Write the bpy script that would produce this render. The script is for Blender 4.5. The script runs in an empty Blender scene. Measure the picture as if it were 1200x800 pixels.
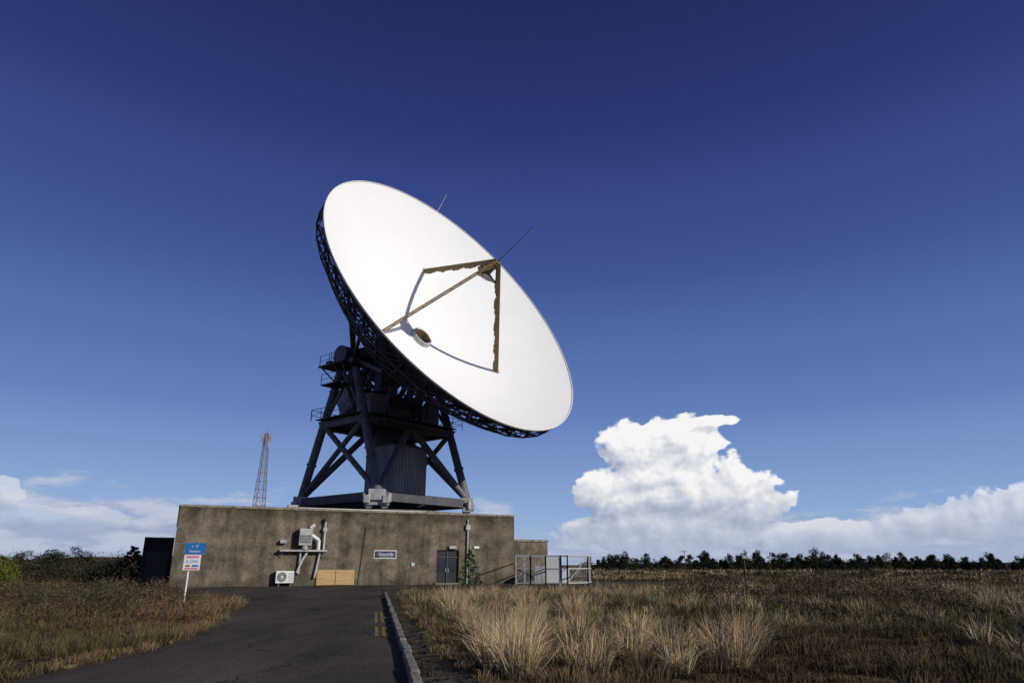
import bpy, math, random
import numpy as np
from mathutils import Vector, Matrix, noise as mn
random.seed(7); rng=np.random.default_rng(7)
sc=bpy.context.scene
sc.view_settings.view_transform='Standard'; sc.view_settings.look='None'; sc.view_settings.exposure=0
V=Vector
# ---------------------------------------------------------------- materials
def newmat(name):
    m=bpy.data.materials.new(name); m.use_nodes=True
    return m,m.node_tree,m.node_tree.nodes['Principled BSDF']
def mat(name,col,rough=.7,metal=0,var=.25,scale=3.0,col2=None,bump=0.0,bscale=20,stretch=(1,1,1),spec=.3):
    m,t,b=newmat(name); N=t.nodes; L=t.links
    tc=N.new('ShaderNodeTexCoord'); mp=N.new('ShaderNodeMapping'); mp.inputs['Scale'].default_value=stretch
    L.new(tc.outputs['Object'],mp.inputs[0])
    n=N.new('ShaderNodeTexNoise'); n.inputs['Scale'].default_value=scale; n.inputs['Detail'].default_value=4; n.inputs['Roughness'].default_value=.65
    L.new(mp.outputs[0],n.inputs[0])
    r=N.new('ShaderNodeValToRGB'); c2=col2 or tuple(c*(1-var) for c in col)
    r.color_ramp.elements[0].position=.35; r.color_ramp.elements[0].color=(*c2,1)
    r.color_ramp.elements[1].position=.65; r.color_ramp.elements[1].color=(*col,1)
    L.new(n.outputs['Fac'],r.inputs[0]); L.new(r.outputs[0],b.inputs['Base Color'])
    b.inputs['Roughness'].default_value=rough; b.inputs['Metallic'].default_value=metal
    b.inputs['Specular IOR Level'].default_value=spec
    if bump:
        n2=N.new('ShaderNodeTexNoise'); n2.inputs['Scale'].default_value=bscale; n2.inputs['Detail'].default_value=4
        L.new(tc.outputs['Object'],n2.inputs[0]); bp=N.new('ShaderNodeBump'); bp.inputs['Strength'].default_value=bump; bp.inputs['Distance'].default_value=.05
        L.new(n2.outputs['Fac'],bp.inputs['Height']); L.new(bp.outputs[0],b.inputs['Normal'])
    return m
M_steel=mat('dark_steel',(.145,.148,.162),.55,0,.45,1.5)
M_steel2=mat('dark_steel_deep',(.065,.066,.072),.6,0,.4,1.5)
M_rib=mat('truss_steel',(.085,.088,.098),.6,0,.4,1.5)
M_grey=mat('grey_paint',(.34,.345,.355),.6,0,.3,1.2,stretch=(1,1,.2))
M_lgrey=mat('light_grey_paint',(.42,.42,.42),.6,0,.4,2)
M_back=mat('reflector_back',(.10,.105,.115),.7,0,.3,1)
M_white=mat('white_paint',(.72,.72,.70),.5,0,.15,3)
M_brown=mat('rust_brown_absorber',(.24,.165,.085),.85,0,.5,4,bump=.4)
M_beige=mat('feed_liner',(.36,.32,.24),.8,0,.4,3)
M_galv=mat('galvanised',(.5,.5,.49),.5,.3,.3,4)
M_ply=mat('plywood',(.50,.34,.15),.7,0,.35,2,stretch=(.3,1,6))
M_door=mat('door_dark',(.02,.022,.025),.35,0,.3,3)
M_frame=mat('door_frame',(.06,.063,.07),.5,0,.3,3)
M_black=mat('black',(.012,.012,.013),.6,0,.3,3)
M_navy=mat('navy_sign',(.03,.03,.09),.4,0,.1,3)
M_blue=mat('blue_sign',(.02,.15,.42),.4,0,.1,3)
M_pink=mat('pink_sign',(.60,.22,.34),.4,0,.1,3)
M_yel=mat('yellow_paint',(.33,.21,.04),.8,0,.8,7)
M_kerb=mat('kerb_stone',(.25,.235,.205),.9,0,.6,5,bump=.6)
M_kerb2=mat('edging_stone',(.17,.155,.13),.95,0,.6,5,bump=.6)
M_cope=mat('coping',(.27,.24,.19),.9,0,.5,2,bump=.4)
M_mast=mat('mast_paint',(.17,.12,.12),.6,0,.3,.2)
M_trunk=mat('bark',(.07,.05,.035),.9,0,.4,6)
M_glass=mat('door_glass',(.02,.025,.03),.1,0,.1,3,spec=.6)

def reflector_mat():
    m,t,b=newmat('reflector_white'); N=t.nodes; L=t.links
    tc=N.new('ShaderNodeTexCoord')
    n=N.new('ShaderNodeTexNoise'); n.inputs['Scale'].default_value=.35; n.inputs['Detail'].default_value=4; L.new(tc.outputs['Object'],n.inputs[0])
    rp=N.new('ShaderNodeValToRGB'); rp.color_ramp.elements[0].position=.3; rp.color_ramp.elements[1].position=.7
    rp.color_ramp.elements[0].color=(.73,.735,.74,1); rp.color_ramp.elements[1].color=(.755,.76,.765,1); L.new(n.outputs['Fac'],rp.inputs[0])
    L.new(rp.outputs[0],b.inputs['Base Color']); b.inputs['Roughness'].default_value=.75; b.inputs['Specular IOR Level'].default_value=.1
    return m
M_refl=reflector_mat()

def concrete_mat():
    m,t,b=newmat('weathered_concrete'); N=t.nodes; L=t.links
    tc=N.new('ShaderNodeTexCoord')
    def nz(sc_,st,det=6,ro=.65):
        mp=N.new('ShaderNodeMapping'); mp.inputs['Scale'].default_value=st; L.new(tc.outputs['Object'],mp.inputs[0])
        n=N.new('ShaderNodeTexNoise'); n.inputs['Scale'].default_value=sc_; n.inputs['Detail'].default_value=det; n.inputs['Roughness'].default_value=ro
        L.new(mp.outputs[0],n.inputs[0]); return n.outputs['Fac']
    def ramp(f,p0,c0,p1,c1):
        r=N.new('ShaderNodeValToRGB'); e=r.color_ramp.elements; e[0].position=p0; e[0].color=(*c0,1); e[1].position=p1; e[1].color=(*c1,1); L.new(f,r.inputs[0]); return r.outputs[0]
    def mul(a,c,f=1):
        x=N.new('ShaderNodeMix'); x.data_type='RGBA'; x.blend_type='MULTIPLY'; x.inputs[0].default_value=f; L.new(a,x.inputs[6]); L.new(c,x.inputs[7]); return x.outputs[2]
    c=ramp(nz(.6,(1,1,1.3),8,.72),.36,(.080,.067,.051),.64,(.225,.193,.148))
    c=mul(c,ramp(nz(1.1,(1,1,.10)),.35,(.55,.53,.50),.62,(1.05,1.05,1.05)),.9)
    c=mul(c,ramp(nz(9,(1,1,1),5,.8),.32,(.40,.40,.40),.68,(1.55,1.52,1.48)),.9)
    sp=N.new('ShaderNodeSeparateXYZ'); L.new(tc.outputs['Object'],sp.inputs[0])
    a=N.new('ShaderNodeMath'); a.operation='MULTIPLY_ADD'; L.new(nz(.8,(1,1,.3),4),a.inputs[0]); a.inputs[1].default_value=2.4; L.new(sp.outputs[2],a.inputs[2])
    r=N.new('ShaderNodeValToRGB'); e=r.color_ramp.elements
    mr=N.new('ShaderNodeMapRange'); mr.inputs[1].default_value=0; mr.inputs[2].default_value=8; L.new(a.outputs[0],mr.inputs[0]); L.new(mr.outputs[0],r.inputs[0])
    e[0].position=.1; e[0].color=(.55,.55,.53,1); e[1].position=.25; e[1].color=(1,1,1,1)
    x=e.new(.74); x.color=(1,1,1,1); x=e.new(.9); x.color=(.60,.58,.55,1)
    c=mul(c,r.outputs[0],1)
    L.new(c,b.inputs['Base Color']); b.inputs['Roughness'].default_value=.95; b.inputs['Specular IOR Level'].default_value=.1
    bp=N.new('ShaderNodeBump'); bp.inputs['Strength'].default_value=.6; bp.inputs['Distance'].default_value=.04; L.new(nz(16,(1,1,1),4),bp.inputs['Height']); L.new(bp.outputs[0],b.inputs['Normal'])
    return m
M_conc=concrete_mat()

def asphalt_mat():
    m,t,b=newmat('asphalt'); N=t.nodes; L=t.links
    tc=N.new('ShaderNodeTexCoord')
    def nz(s,d=5,ro=.6,st=(1,1,1)):
        mp=N.new('ShaderNodeMapping'); mp.inputs['Scale'].default_value=st; L.new(tc.outputs['Object'],mp.inputs[0])
        n=N.new('ShaderNodeTexNoise'); n.inputs['Scale'].default_value=s; n.inputs['Detail'].default_value=d; n.inputs['Roughness'].default_value=ro; L.new(mp.outputs[0],n.inputs[0]); return n.outputs['Fac']
    r=N.new('ShaderNodeValToRGB'); e=r.color_ramp.elements; e[0].position=.35; e[0].color=(.030,.027,.023,1); e[1].position=.68; e[1].color=(.085,.075,.063,1); L.new(nz(.5,6,.7,st=(1,.3,1)),r.inputs[0])
    r2=N.new('ShaderNodeValToRGB'); e=r2.color_ramp.elements; e[0].position=.35; e[0].color=(.35,.35,.35,1); e[1].position=.7; e[1].color=(2.1,2.05,2.0,1); L.new(nz(18,5,.85),r2.inputs[0])
    x=N.new('ShaderNodeMix'); x.data_type='RGBA'; x.blend_type='MULTIPLY'; x.inputs[0].default_value=1; L.new(r.outputs[0],x.inputs[6]); L.new(r2.outputs[0],x.inputs[7])
    vo=N.new('ShaderNodeTexVoronoi'); vo.feature='DISTANCE_TO_EDGE'; vo.voronoi_dimensions='2D'; vo.inputs['Scale'].default_value=.28
    nn=N.new('ShaderNodeTexNoise'); nn.inputs['Scale'].default_value=1.5; nn.inputs['Detail'].default_value=4; L.new(tc.outputs['Object'],nn.inputs[0])
    va=N.new('ShaderNodeVectorMath'); va.operation='MULTIPLY_ADD'; L.new(nn.outputs['Color'],va.inputs[0]); va.inputs[1].default_value=(1.2,1.2,0); L.new(tc.outputs['Object'],va.inputs[2]); L.new(va.outputs[0],vo.inputs[0])
    lt=N.new('ShaderNodeMath'); lt.operation='LESS_THAN'; lt.inputs[1].default_value=.005; L.new(vo.outputs['Distance'],lt.inputs[0])
    y=N.new('ShaderNodeMix'); y.data_type='RGBA'; L.new(lt.outputs[0],y.inputs[0]); L.new(x.outputs[2],y.inputs[6]); y.inputs[7].default_value=(.015,.014,.013,1)
    L.new(y.outputs[2],b.inputs['Base Color']); b.inputs['Roughness'].default_value=.95; b.inputs['Specular IOR Level'].default_value=.1
    bp=N.new('ShaderNodeBump'); bp.inputs['Strength'].default_value=.8; bp.inputs['Distance'].default_value=.02; L.new(nz(40,3),bp.inputs['Height']); L.new(bp.outputs[0],b.inputs['Normal'])
    return m
M_asph=asphalt_mat()

def ground_mat(name,stops,s1=.12):
    m,t,b=newmat(name); N=t.nodes; L=t.links; tc=N.new('ShaderNodeTexCoord')
    n=N.new('ShaderNodeTexNoise'); n.inputs['Scale'].default_value=s1; n.inputs['Detail'].default_value=8; n.inputs['Roughness'].default_value=.72; L.new(tc.outputs['Object'],n.inputs[0])
    r=N.new('ShaderNodeValToRGB'); e=r.color_ramp.elements
    e[0].position=stops[0][0]; e[0].color=(*stops[0][1],1); e[1].position=stops[-1][0]; e[1].color=(*stops[-1][1],1)
    for p,c in stops[1:-1]:
        q=e.new(p); q.color=(*c,1)
    L.new(n.outputs['Fac'],r.inputs[0]); L.new(r.outputs[0],b.inputs['Base Color']); b.inputs['Roughness'].default_value=1; b.inputs['Specular IOR Level'].default_value=0
    n2=N.new('ShaderNodeTexNoise'); n2.inputs['Scale'].default_value=3; n2.inputs['Detail'].default_value=5; L.new(tc.outputs['Object'],n2.inputs[0])
    bp=N.new('ShaderNodeBump'); bp.inputs['Strength'].default_value=1; bp.inputs['Distance'].default_value=.25; L.new(n2.outputs['Fac'],bp.inputs['Height']); L.new(bp.outputs[0],b.inputs['Normal'])
    return m
M_ground=ground_mat('moor_ground',[(.3,(.035,.025,.016)),(.45,(.07,.052,.032)),(.58,(.12,.09,.052)),(.72,(.17,.13,.078))])
M_path=ground_mat('gravel_path',[(.3,(.03,.027,.023)),(.5,(.06,.053,.044)),(.7,(.11,.095,.075))],3)

def attr_mat(name):
    m=bpy.data.materials.new(name); m.use_nodes=True; t=m.node_tree; N=t.nodes; L=t.links; N.clear()
    o=N.new('ShaderNodeOutputMaterial'); a=N.new('ShaderNodeAttribute'); a.attribute_name='Col'
    d=N.new('ShaderNodeBsdfDiffuse'); L.new(a.outputs['Color'],d.inputs[0]); L.new(d.outputs[0],o.inputs[0])
    return m
M_grass=attr_mat('dry_grass'); M_leaf=attr_mat('foliage')

# ---------------------------------------------------------------- mesh builder
class MB:
    def __init__(s): s.v=[]; s.f=[]; s.m=[]; s.mats=[]
    def mi(s,m):
        if m not in s.mats: s.mats.append(m)
        return s.mats.index(m)
    def tube(s,p,q,r,m,n=6,r2=None,cap=True):
        p=V(p); q=V(q); d=q-p
        if d.length<1e-6: return
        d.normalize(); u=d.orthogonal().normalized(); w=d.cross(u); r2=r if r2 is None else r2
        b=len(s.v); k=s.mi(m)
        for c,rr in ((p,r),(q,r2)):
            for i in range(n):
                a=2*math.pi*(i+.5)/n; s.v.append(c+(u*math.cos(a)+w*math.sin(a))*rr)
        for i in range(n):
            j=(i+1)%n; s.f.append((b+i,b+j,b+n+j,b+n+i)); s.m.append(k)
        if cap:
            s.f.append(tuple(b+i for i in range(n))[::-1]); s.m.append(k); s.f.append(tuple(b+n+i for i in range(n))); s.m.append(k)
    def box(s,c,h,m,ax=None):
        c=V(c); X,Y,Z=ax or (V((1,0,0)),V((0,1,0)),V((0,0,1)))
        b=len(s.v); k=s.mi(m)
        for dz in (-1,1):
            for dx,dy in ((-1,-1),(1,-1),(1,1),(-1,1)):
                s.v.append(c+X*(dx*h[0])+Y*(dy*h[1])+Z*(dz*h[2]))
        for f in ((3,2,1,0),(4,5,6,7),(0,1,5,4),(1,2,6,5),(2,3,7,6),(3,0,4,7)):
            s.f.append(tuple(b+i for i in f)); s.m.append(k)
    def bb(s,x0,x1,y0,y1,z0,z1,m): s.box(((x0+x1)/2,(y0+y1)/2,(z0+z1)/2),((x1-x0)/2,(y1-y0)/2,(z1-z0)/2),m)
    def beam(s,p,q,w,h,m):
        p=V(p); q=V(q); d=(q-p); l=d.length; d.normalize(); z=V((0,0,1))
        if abs(d.z)>.95: z=V((1,0,0))
        y=z.cross(d).normalized(); z=d.cross(y)
        s.box((p+q)/2,(l/2,w/2,h/2),m,(d,y,z))
    def rail(s,pts,h=1.1,m=None,r=.035,mid=True,step=1.5):
        for p,q in zip(pts[:-1],pts[1:]):
            p=V(p); q=V(q); n=max(1,int((q-p).length/step)); up=V((0,0,h))
            s.tube(p+up,q+up,r,m,4)
            if mid: s.tube(p+up*.5,q+up*.5,r*.8,m,4)
            for i in range(n+1):
                a=p.lerp(q,i/n); s.tube(a,a+up,r,m,4)
    def face(s,pts,m):
        b=len(s.v); s.v+= [V(p) for p in pts]; s.f.append(tuple(range(b,b+len(pts)))); s.m.append(s.mi(m))
    def obj(s,name,parent=None,smooth=False,bevel=0):
        me=bpy.data.meshes.new(name); me.from_pydata([tuple(v) for v in s.v],[],s.f)
        for m in s.mats: me.materials.append(m)
        me.polygons.foreach_set('material_index',s.m)
        if smooth: me.polygons.foreach_set('use_smooth',[True]*len(s.f))
        me.update(); o=bpy.data.objects.new(name,me); sc.collection.objects.link(o)
        if parent: o.parent=parent
        if bevel:
            b=o.modifiers.new('b','BEVEL'); b.width=bevel; b.segments=1; b.limit_method='ANGLE'
        return o
def empty(name,loc=(0,0,0),rz=0):
    e=bpy.data.objects.new(name,None); e.location=loc; e.rotation_euler=(0,0,rz); e.empty_display_size=.5; sc.collection.objects.link(e); return e
def text(name,body,size,m,parent,loc,rot=(math.pi/2,0,0)):
    c=bpy.data.curves.new(name,'FONT'); c.body=body; c.size=size; c.align_x='CENTER'; c.align_y='CENTER'; c.extrude=.002; c.materials.append(m)
    o=bpy.data.objects.new(name,c); o.location=loc; o.rotation_euler=rot; sc.collection.objects.link(o); o.parent=parent; return o

# ---------------------------------------------------------------- antenna
az=V((.771,-.636,0)).normalized(); h=V((.636,.771,0)).normalized(); el=math.radians(28.1)
n=(az*math.cos(el)+V((0,0,math.sin(el)))).normalized(); up=(V((0,0,1))-n*n.z).normalized()
A=V((-13.1,71.9,0)); E=A+V((-.25,0,21.95)); VX=E+n*5.3
ant=empty('satellite_dish_antenna')
# local frame for the reflector: x=h, y=up, z=n
ML=Matrix(((h.x,up.x,n.x,VX.x),(h.y,up.y,n.y,VX.y),(h.z,up.z,n.z,VX.z),(0,0,0,1)))
R=16.3; K=R*R/6.6
zs=lambda r:r*r/K
def paraboloid(name,off,m,r0=1.0,seg=180,rings=44):
    mb=MB(); k=mb.mi(m)
    for i in range(rings+1):
        r=r0+(R-r0)*i/rings
        for j in range(seg):
            a=2*math.pi*j/seg; mb.v.append(V((r*math.cos(a),r*math.sin(a),zs(r)+off)))
    for i in range(rings):
        for j in range(seg):
            a=i*seg+j; b=i*seg+(j+1)%seg; mb.f.append((a,b,b+seg,a+seg)); mb.m.append(k)
    o=mb.obj(name,ant,True); o.matrix_world=ML; return o
paraboloid('reflector',0,M_refl); paraboloid('reflector_back_skin',-.12,M_back)
mb=MB()
seg=180
for r0,r1,z0,z1 in ((R,R,zs(R)-.13,zs(R)+.03),(R,R-.1,zs(R)+.03,zs(R)+.03)):
    b=len(mb.v)
    for r,z in ((r0,z0),(r1,z1)):
        for j in range(seg):
            a=2*math.pi*j/seg; mb.v.append(V((r*math.cos(a)*1.0005,r*math.sin(a)*1.0005,z)))
    for j in range(seg): mb.f.append((b+j,b+(j+1)%seg,b+seg+(j+1)%seg,b+seg+j)); mb.m.append(mb.mi(M_white))
o=mb.obj('reflector_rim',ant); o.matrix_world=ML
# back structure
mb=MB(); P=lambda r,a,z:V((r*math.cos(a),r*math.sin(a),z))
RL=R-.3
rad=[3.2,6,9,11.6,14.0,RL]; NR=40
zb=lambda r: -3.0+(r-3.2)/(RL-3.2)*(zs(RL)-1.35+3.0) - .9*math.sin(math.pi*(r-3.2)/(RL-3.2))
for i in range(NR):
    a=2*math.pi*i/NR; a2=2*math.pi*(i+1)/NR
    for k in range(len(rad)):
        r=rad[k]; t=P(r,a,zs(r)-.22); bt=P(r,a,zb(r)); mb.tube(t,bt,.06,M_rib,4,cap=False)
        mb.tube(t,P(r,a2,zs(r)-.22),.07,M_rib,4,cap=False); mb.tube(bt,P(r,a2,zb(r)),.09 if k==5 else .07,M_rib,4,cap=False)
        if k in(0,2,3,4,5):
            mb.tube(bt,P(r,a2,zs(r)-.22),.055,M_rib,4,cap=False)
        if k==5:
            mb.tube(t,P(r,(a+a2)/2,zb(r)),.05,M_rib,4,cap=False); mb.tube(P(r,(a+a2)/2,zb(r)),P(r,a2,zs(r)-.22),.05,M_rib,4,cap=False)
        if k<len(rad)-1:
            r2=rad[k+1]; mb.tube(t,P(r2,a,zs(r2)-.22),.08,M_rib,4,cap=False); mb.tube(bt,P(r2,a,zb(r2)),.09,M_rib,4,cap=False)
            mb.tube(bt,P(r2,a,zs(r2)-.22),.06,M_rib,4,cap=False)
            if k>1: mb.tube(bt,P(r2,a2,zb(r2)),.05,M_rib,4,cap=False)
    mb.tube(P(RL,a,zb(RL)),P(R-.05,a,zs(R)-.1),.05,M_rib,4,cap=False)
mb.tube((0,0,-.3),(0,0,-4.4),3.2,M_steel2,24)
mb.tube((0,0,-3.0),(0,0,-6.6),2.2,M_steel2,16)
for sx in (-1,1):
    mb.beam((sx*5.2,0,-5.3),(sx*2.6,0,-3.2),1.2,1.3,M_steel2)
    for sy in (-1,1):
        mb.tube((sx*5.0,0,-5.3),(sx*6.4,sy*5.6,zb(8)),.22,M_steel,8)
        mb.tube((sx*5.0,0,-5.3),(sx*8.4,sy*2.2,zb(8.8)),.2,M_steel,8)
        mb.beam((sx*3.4,sy*.5,-5.0),(sx*3.6,sy*3.2,-9.0),.5,.8,M_steel2)
    mb.box((sx*3.5,-2.6,-9.0),(.8,1.5,1.0),M_grey)
mb.tube((-6.6,0,-5.3),(6.6,0,-5.3),.5,M_steel,12)
# elevation gear sector (lies in the plane perpendicular to the trunnion)
for x0 in (-1.2,1.2):
    pr=None
    for i in range(15):
        a=math.radians(150+i*12); p=V((x0,5*math.cos(a),-5.3+5*math.sin(a)))
        if pr is not None: mb.beam(pr,p,.35,.45,M_steel)
        if i%3==0: mb.tube((x0,0,-5.3),p,.12,M_steel,5)
        pr=p
o=mb.obj('back_structure',ant); o.matrix_world=ML
# feed cone, struts, subreflector
mb=MB()
def ring(mb,r0,r1,z0,z1,m,seg=32):
    b=len(mb.v)
    for r,z in ((r0,z0),(r1,z1)):
        for j in range(seg): mb.v.append(P(r,2*math.pi*j/seg,z))
    for j in range(seg): mb.f.append((b+j,b+(j+1)%seg,b+seg+(j+1)%seg,b+seg+j)); mb.m.append(mb.mi(m))
ring(mb,1.15,1.15,-.1,.45,M_lgrey); ring(mb,1.15,.95,.45,.45,M_lgrey); ring(mb,.95,.78,.45,-.35,M_brown); ring(mb,.78,.45,-.35,-.4,M_beige); ring(mb,.45,.01,-.4,-.42,M_lgrey)
ring(mb,1.28,1.28,.0,.16,M_lgrey); ring(mb,1.28,1.15,.16,.16,M_lgrey)
o=mb.obj('feed_cone',ant); o.matrix_world=ML
mb=MB(); apz=12.2
legs=[]
for k,deg in enumerate((14,116,248)):
    a=math.radians(90-deg); d=V((math.cos(a),math.sin(a),0)); rb=(9.7,9.2,8.3)[k]; base=d*rb+V((0,0,zs(rb))); top=d*.35+V((0,0,apz)); legs.append((d,base,top))
    ax=(top-base).normalized(); side=ax.cross(d).normalized(); nin=side.cross(ax).normalized()
    if nin.dot(d)>0: nin=-nin
    if k<2:
        for off in (-.14,.14): mb.tube(base+side*off,top+side*off,.08,M_brown,5)
        nseg=44; L_=(top-base).length
        for i in range(nseg):
            t0=i/nseg; t1=(i+1.0)/nseg; w0=.28+.2*abs(math.sin(i*.37+k))+.12*random.random()
            mb.box(base.lerp(top,(t0+t1)/2)+nin*(w0/2),(L_*(t1-t0)/2-.001*(i%2),.09+.001*(i%3),w0/2),M_brown,(ax,side,nin))
    else:
        for off in (-.1,.1): mb.tube(base+side*off,top+side*off,.08,M_brown,6)
        mb.tube(base+nin*.3,top+nin*.3,.05,M_brown,5)
        for i in range(24):
            mb.tube(base.lerp(top,i/24)+side*(.1 if i%2 else -.1),base.lerp(top,(i+1)/24)+nin*.3,.03,M_brown,4)
    mb.box(base,(.25,.25,.1),M_lgrey)
for i in range(3):
    d,b_,t_=legs[i]; d2=legs[(i+1)%3][0]
    q0=d*1.5+V((0,0,apz-1.9)); q1=d2*1.5+V((0,0,apz-1.9))
    mb.tube(q0,q1,.09,M_brown,6); mb.tube(t_,q0,.11,M_brown,6); mb.tube(t_,q1,.07,M_brown,6); mb.tube(t_,d2*.35+V((0,0,apz)),.1,M_brown,6)
mb.tube((0,0,apz-.2),(0,0,apz-1.7),.35,M_rib,12)
ring(mb,.05,.6,apz-2.25,apz-2.12,M_lgrey); ring(mb,.6,1.05,apz-2.12,apz-1.8,M_lgrey); ring(mb,1.05,.4,apz-1.8,apz-1.6,M_rib)
mb.tube((.1,.1,apz),(.35,.35,apz+5.0),.05,M_rib,6,r2=.03)
o=mb.obj('feed_struts',ant); o.matrix_world=ML
mb=MB(); a=math.radians(90-12); mb.tube(P(R,a,zs(R)),P(R,a,zs(R))+V((.5,1.5,1.9)),.045,M_lgrey,5,r2=.025)
o=mb.obj('rim_lightning_rod',ant); o.matrix_world=ML

# alidade
mb=MB(); S=5.95; zf=8.0; ZU=V((0,0,1)); AXS=(h,az,ZU)
F={}
for a_,b_ in ((-1,-1),(-1,1),(1,1),(1,-1)): F[(a_,b_)]=A+h*(a_*S)+az*(b_*S)+V((0,0,zf))
AP={s:A+h*(s*5.8)+V((0,0,21.1)) for s in(-1,1)}
zm=15.2
def topn(k): return AP[k[0]]+az*(k[1]*1.1)
def mid(k): 
    f=F[k]; t=topn(k); return f.lerp(t,(zm-zf)/(t.z-zf))
ks=[(-1,-1),(-1,1),(1,1),(1,-1)]
for k in ks:
    mb.tube(F[k],topn(k),.42,M_steel,14)
    for t in (.25,.55,.8):
        c=F[k].lerp(topn(k),t); dd=(topn(k)-F[k]).normalized(); mb.tube(c-dd*.08,c+dd*.08,.52,M_steel,14)
for i in range(4):
    k=ks[i]; k2=ks[(i+1)%4]; a_,b_=mid(k),mid(k2)
    mb.beam(a_,b_,.55,.7,M_steel)
    if k[0]==k2[0]:
        mb.tube(F[k],b_,.28,M_steel,10); mb.tube(F[k2],a_,.28,M_steel,10)
        mb.tube(a_,topn(k2),.18,M_steel,8); mb.tube(b_,topn(k),.18,M_steel,8)
    else:
        c=(a_+b_)/2; mb.tube(F[k],c,.34,M_steel,12); mb.tube(F[k2],c,.34,M_steel,12)
        mb.tube(c,topn(k)-V((0,0,.5)),.2,M_steel,8); mb.tube(c,topn(k2)-V((0,0,.5)),.2,M_steel,8)
    mb.beam(F[k]-V((0,0,.45)),F[k2]-V((0,0,.45)),.8,.75,M_rib)
    mb.beam(F[k]-V((0,0,.45)),A+V((0,0,zf-.5)),.6,.6,M_steel2)
    o_=((F[k]+F[k2])/2-A); o_.z=0; o_.normalize()
    mb.beam(F[k]-o_*.7+V((0,0,.02)),F[k2]-o_*.7+V((0,0,.02)),1.3,.08,M_steel2)
    mb.beam(a_+o_*.5+V((0,0,.42)),b_+o_*.5+V((0,0,.42)),1.1,.08,M_steel2)
    e1=a_+o_*1.0+V((0,0,.46)); e2=b_+o_*1.0+V((0,0,.46)); dd=(e2-e1).normalized(); mb.rail([e1-dd*.9,e2+dd*.9],1.1,M_steel)
for s in (-1,1):
    c=AP[s]; mb.box(c+V((0,0,.0)),(.8,1.7,.35),M_steel,AXS)
    mb.box(c+V((0,0,.6)),(.55,1.1,.5),M_steel2,AXS)
    mb.tube(E+h*(s*5.1),E+h*(s*6.7),1.05,M_steel,18)
    pc=c+h*(s*.9)-az*.2-V((0,0,.3)); X,Y=h*1.1,az*1.9
    mb.box(pc,(1.2,2.0,.08),M_steel2,AXS)
    mb.rail([pc-X-Y,pc+X*s-Y,pc+X*s+Y],1.15,M_steel); mb.rail([pc-X-Y,pc-X-Y*.2],1.15,M_steel)
    mb.box(pc-Y*.75+V((0,0,.35)),(.5,.35,.35),M_steel,AXS)
    for q in (-.9,.2,.9): mb.tube(pc+X*s+Y*q,c+Y*q*.4-V((0,0,2.6)),.08,M_steel,5)
    p2=pc-az*.4-V((0,0,1.9)); mb.box(p2,(.9,1.3,.06),M_steel2,AXS); mb.rail([p2+h*(s*.9)-az*1.3,p2+h*(s*.9)+az*1.3],1.1,M_steel)
def stair(p,q,w):
    p=V(p);q=V(q); d=q-p; hd=V((d.x,d.y,0)).normalized(); sd=hd.cross(ZU)
    for s_ in (-1,1):
        mb.beam(p+sd*(w/2*s_),q+sd*(w/2*s_),.06,.22,M_steel); mb.tube(p+sd*(w/2*s_)+V((0,0,1)),q+sd*(w/2*s_)+V((0,0,1)),.03,M_steel,4)
        for i in range(5):
            a=p.lerp(q,i/4)+sd*(w/2*s_); mb.tube(a,a+V((0,0,1)),.025,M_steel,4)
    ns=int(abs(d.z)/.24)
    for i in range(ns): mb.box(p.lerp(q,(i+.5)/ns),(.12,w/2,.02),M_steel,(hd,sd,ZU))
b0=A-h*4.6
stair(b0-az*2.0+V((0,0,15.7)),b0+az*1.2+V((0,0,18.3)),.8); mb.box(b0+az*1.7+V((0,0,18.3)),(.9,.6,.05),M_steel2,AXS)
stair(b0+az*1.0-h*.9+V((0,0,18.3)),b0-az*.8-h*.9+V((0,0,20.4)),.8)
mb.box(A+V((0,0,zm-.1)),(4.4,4.6,.15),M_steel2,AXS)
for s in (-1,1): mb.beam(mid((s,-1)).lerp(mid((s,1)),.5),A+V((0,0,zm)),.5,.6,M_steel)
mb.box(A+V((0,0,17.0))-az*.3,(2.6,2.0,1.5),M_steel2,AXS)
mb.box(A+V((0,0,16.8))+h*-3.6+az*1.4,(1.0,1.1,1.3),M_grey,AXS)
mb.box(A+V((0,0,16.6))+h*3.2+az*2.0,(1.2,1.0,1.1),M_steel,AXS)
mb.tube(A-h*2.4+az*2.6+V((0,0,16.2)),A-h*.2+az*3.0+V((0,0,16.4)),.55,M_steel,14)
mb.box(A-h*2.0+az*1.9+V((0,0,18.9)),(.9,.5,.9),M_grey,AXS)
mb.box(A-h*3.4+az*2.6+V((0,0,19.6)),(.6,.5,1.3),M_steel,AXS)
for s in(-1,1):
    mb.tube(A+h*(s*1.2)+V((0,0,16)),E+h*(s*1.2)-n*3.0,.22,M_steel,8)
    mb.tube(A+h*(s*3.2)+az*2.5+V((0,0,15.2)),E+h*(s*2.6)+n*1.6-up*4.4,.24,M_steel,10)
mb.tube(A+V((0,0,8)),A+V((0,0,15.2)),1.5,M_steel2,20)
for s in (-1,1):
    pr=None
    for i in range(13):
        t=i/12; p=(A+h*(s*2)-az*1.5+V((0,0,15.3))).lerp(E-az*1.0+h*s*2,t)-az*(2.0*math.sin(math.pi*t))
        if pr is not None: mb.tube(pr,p,.09,M_black,5)
        pr=p
mb.obj('alidade_frame',ant)
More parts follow.
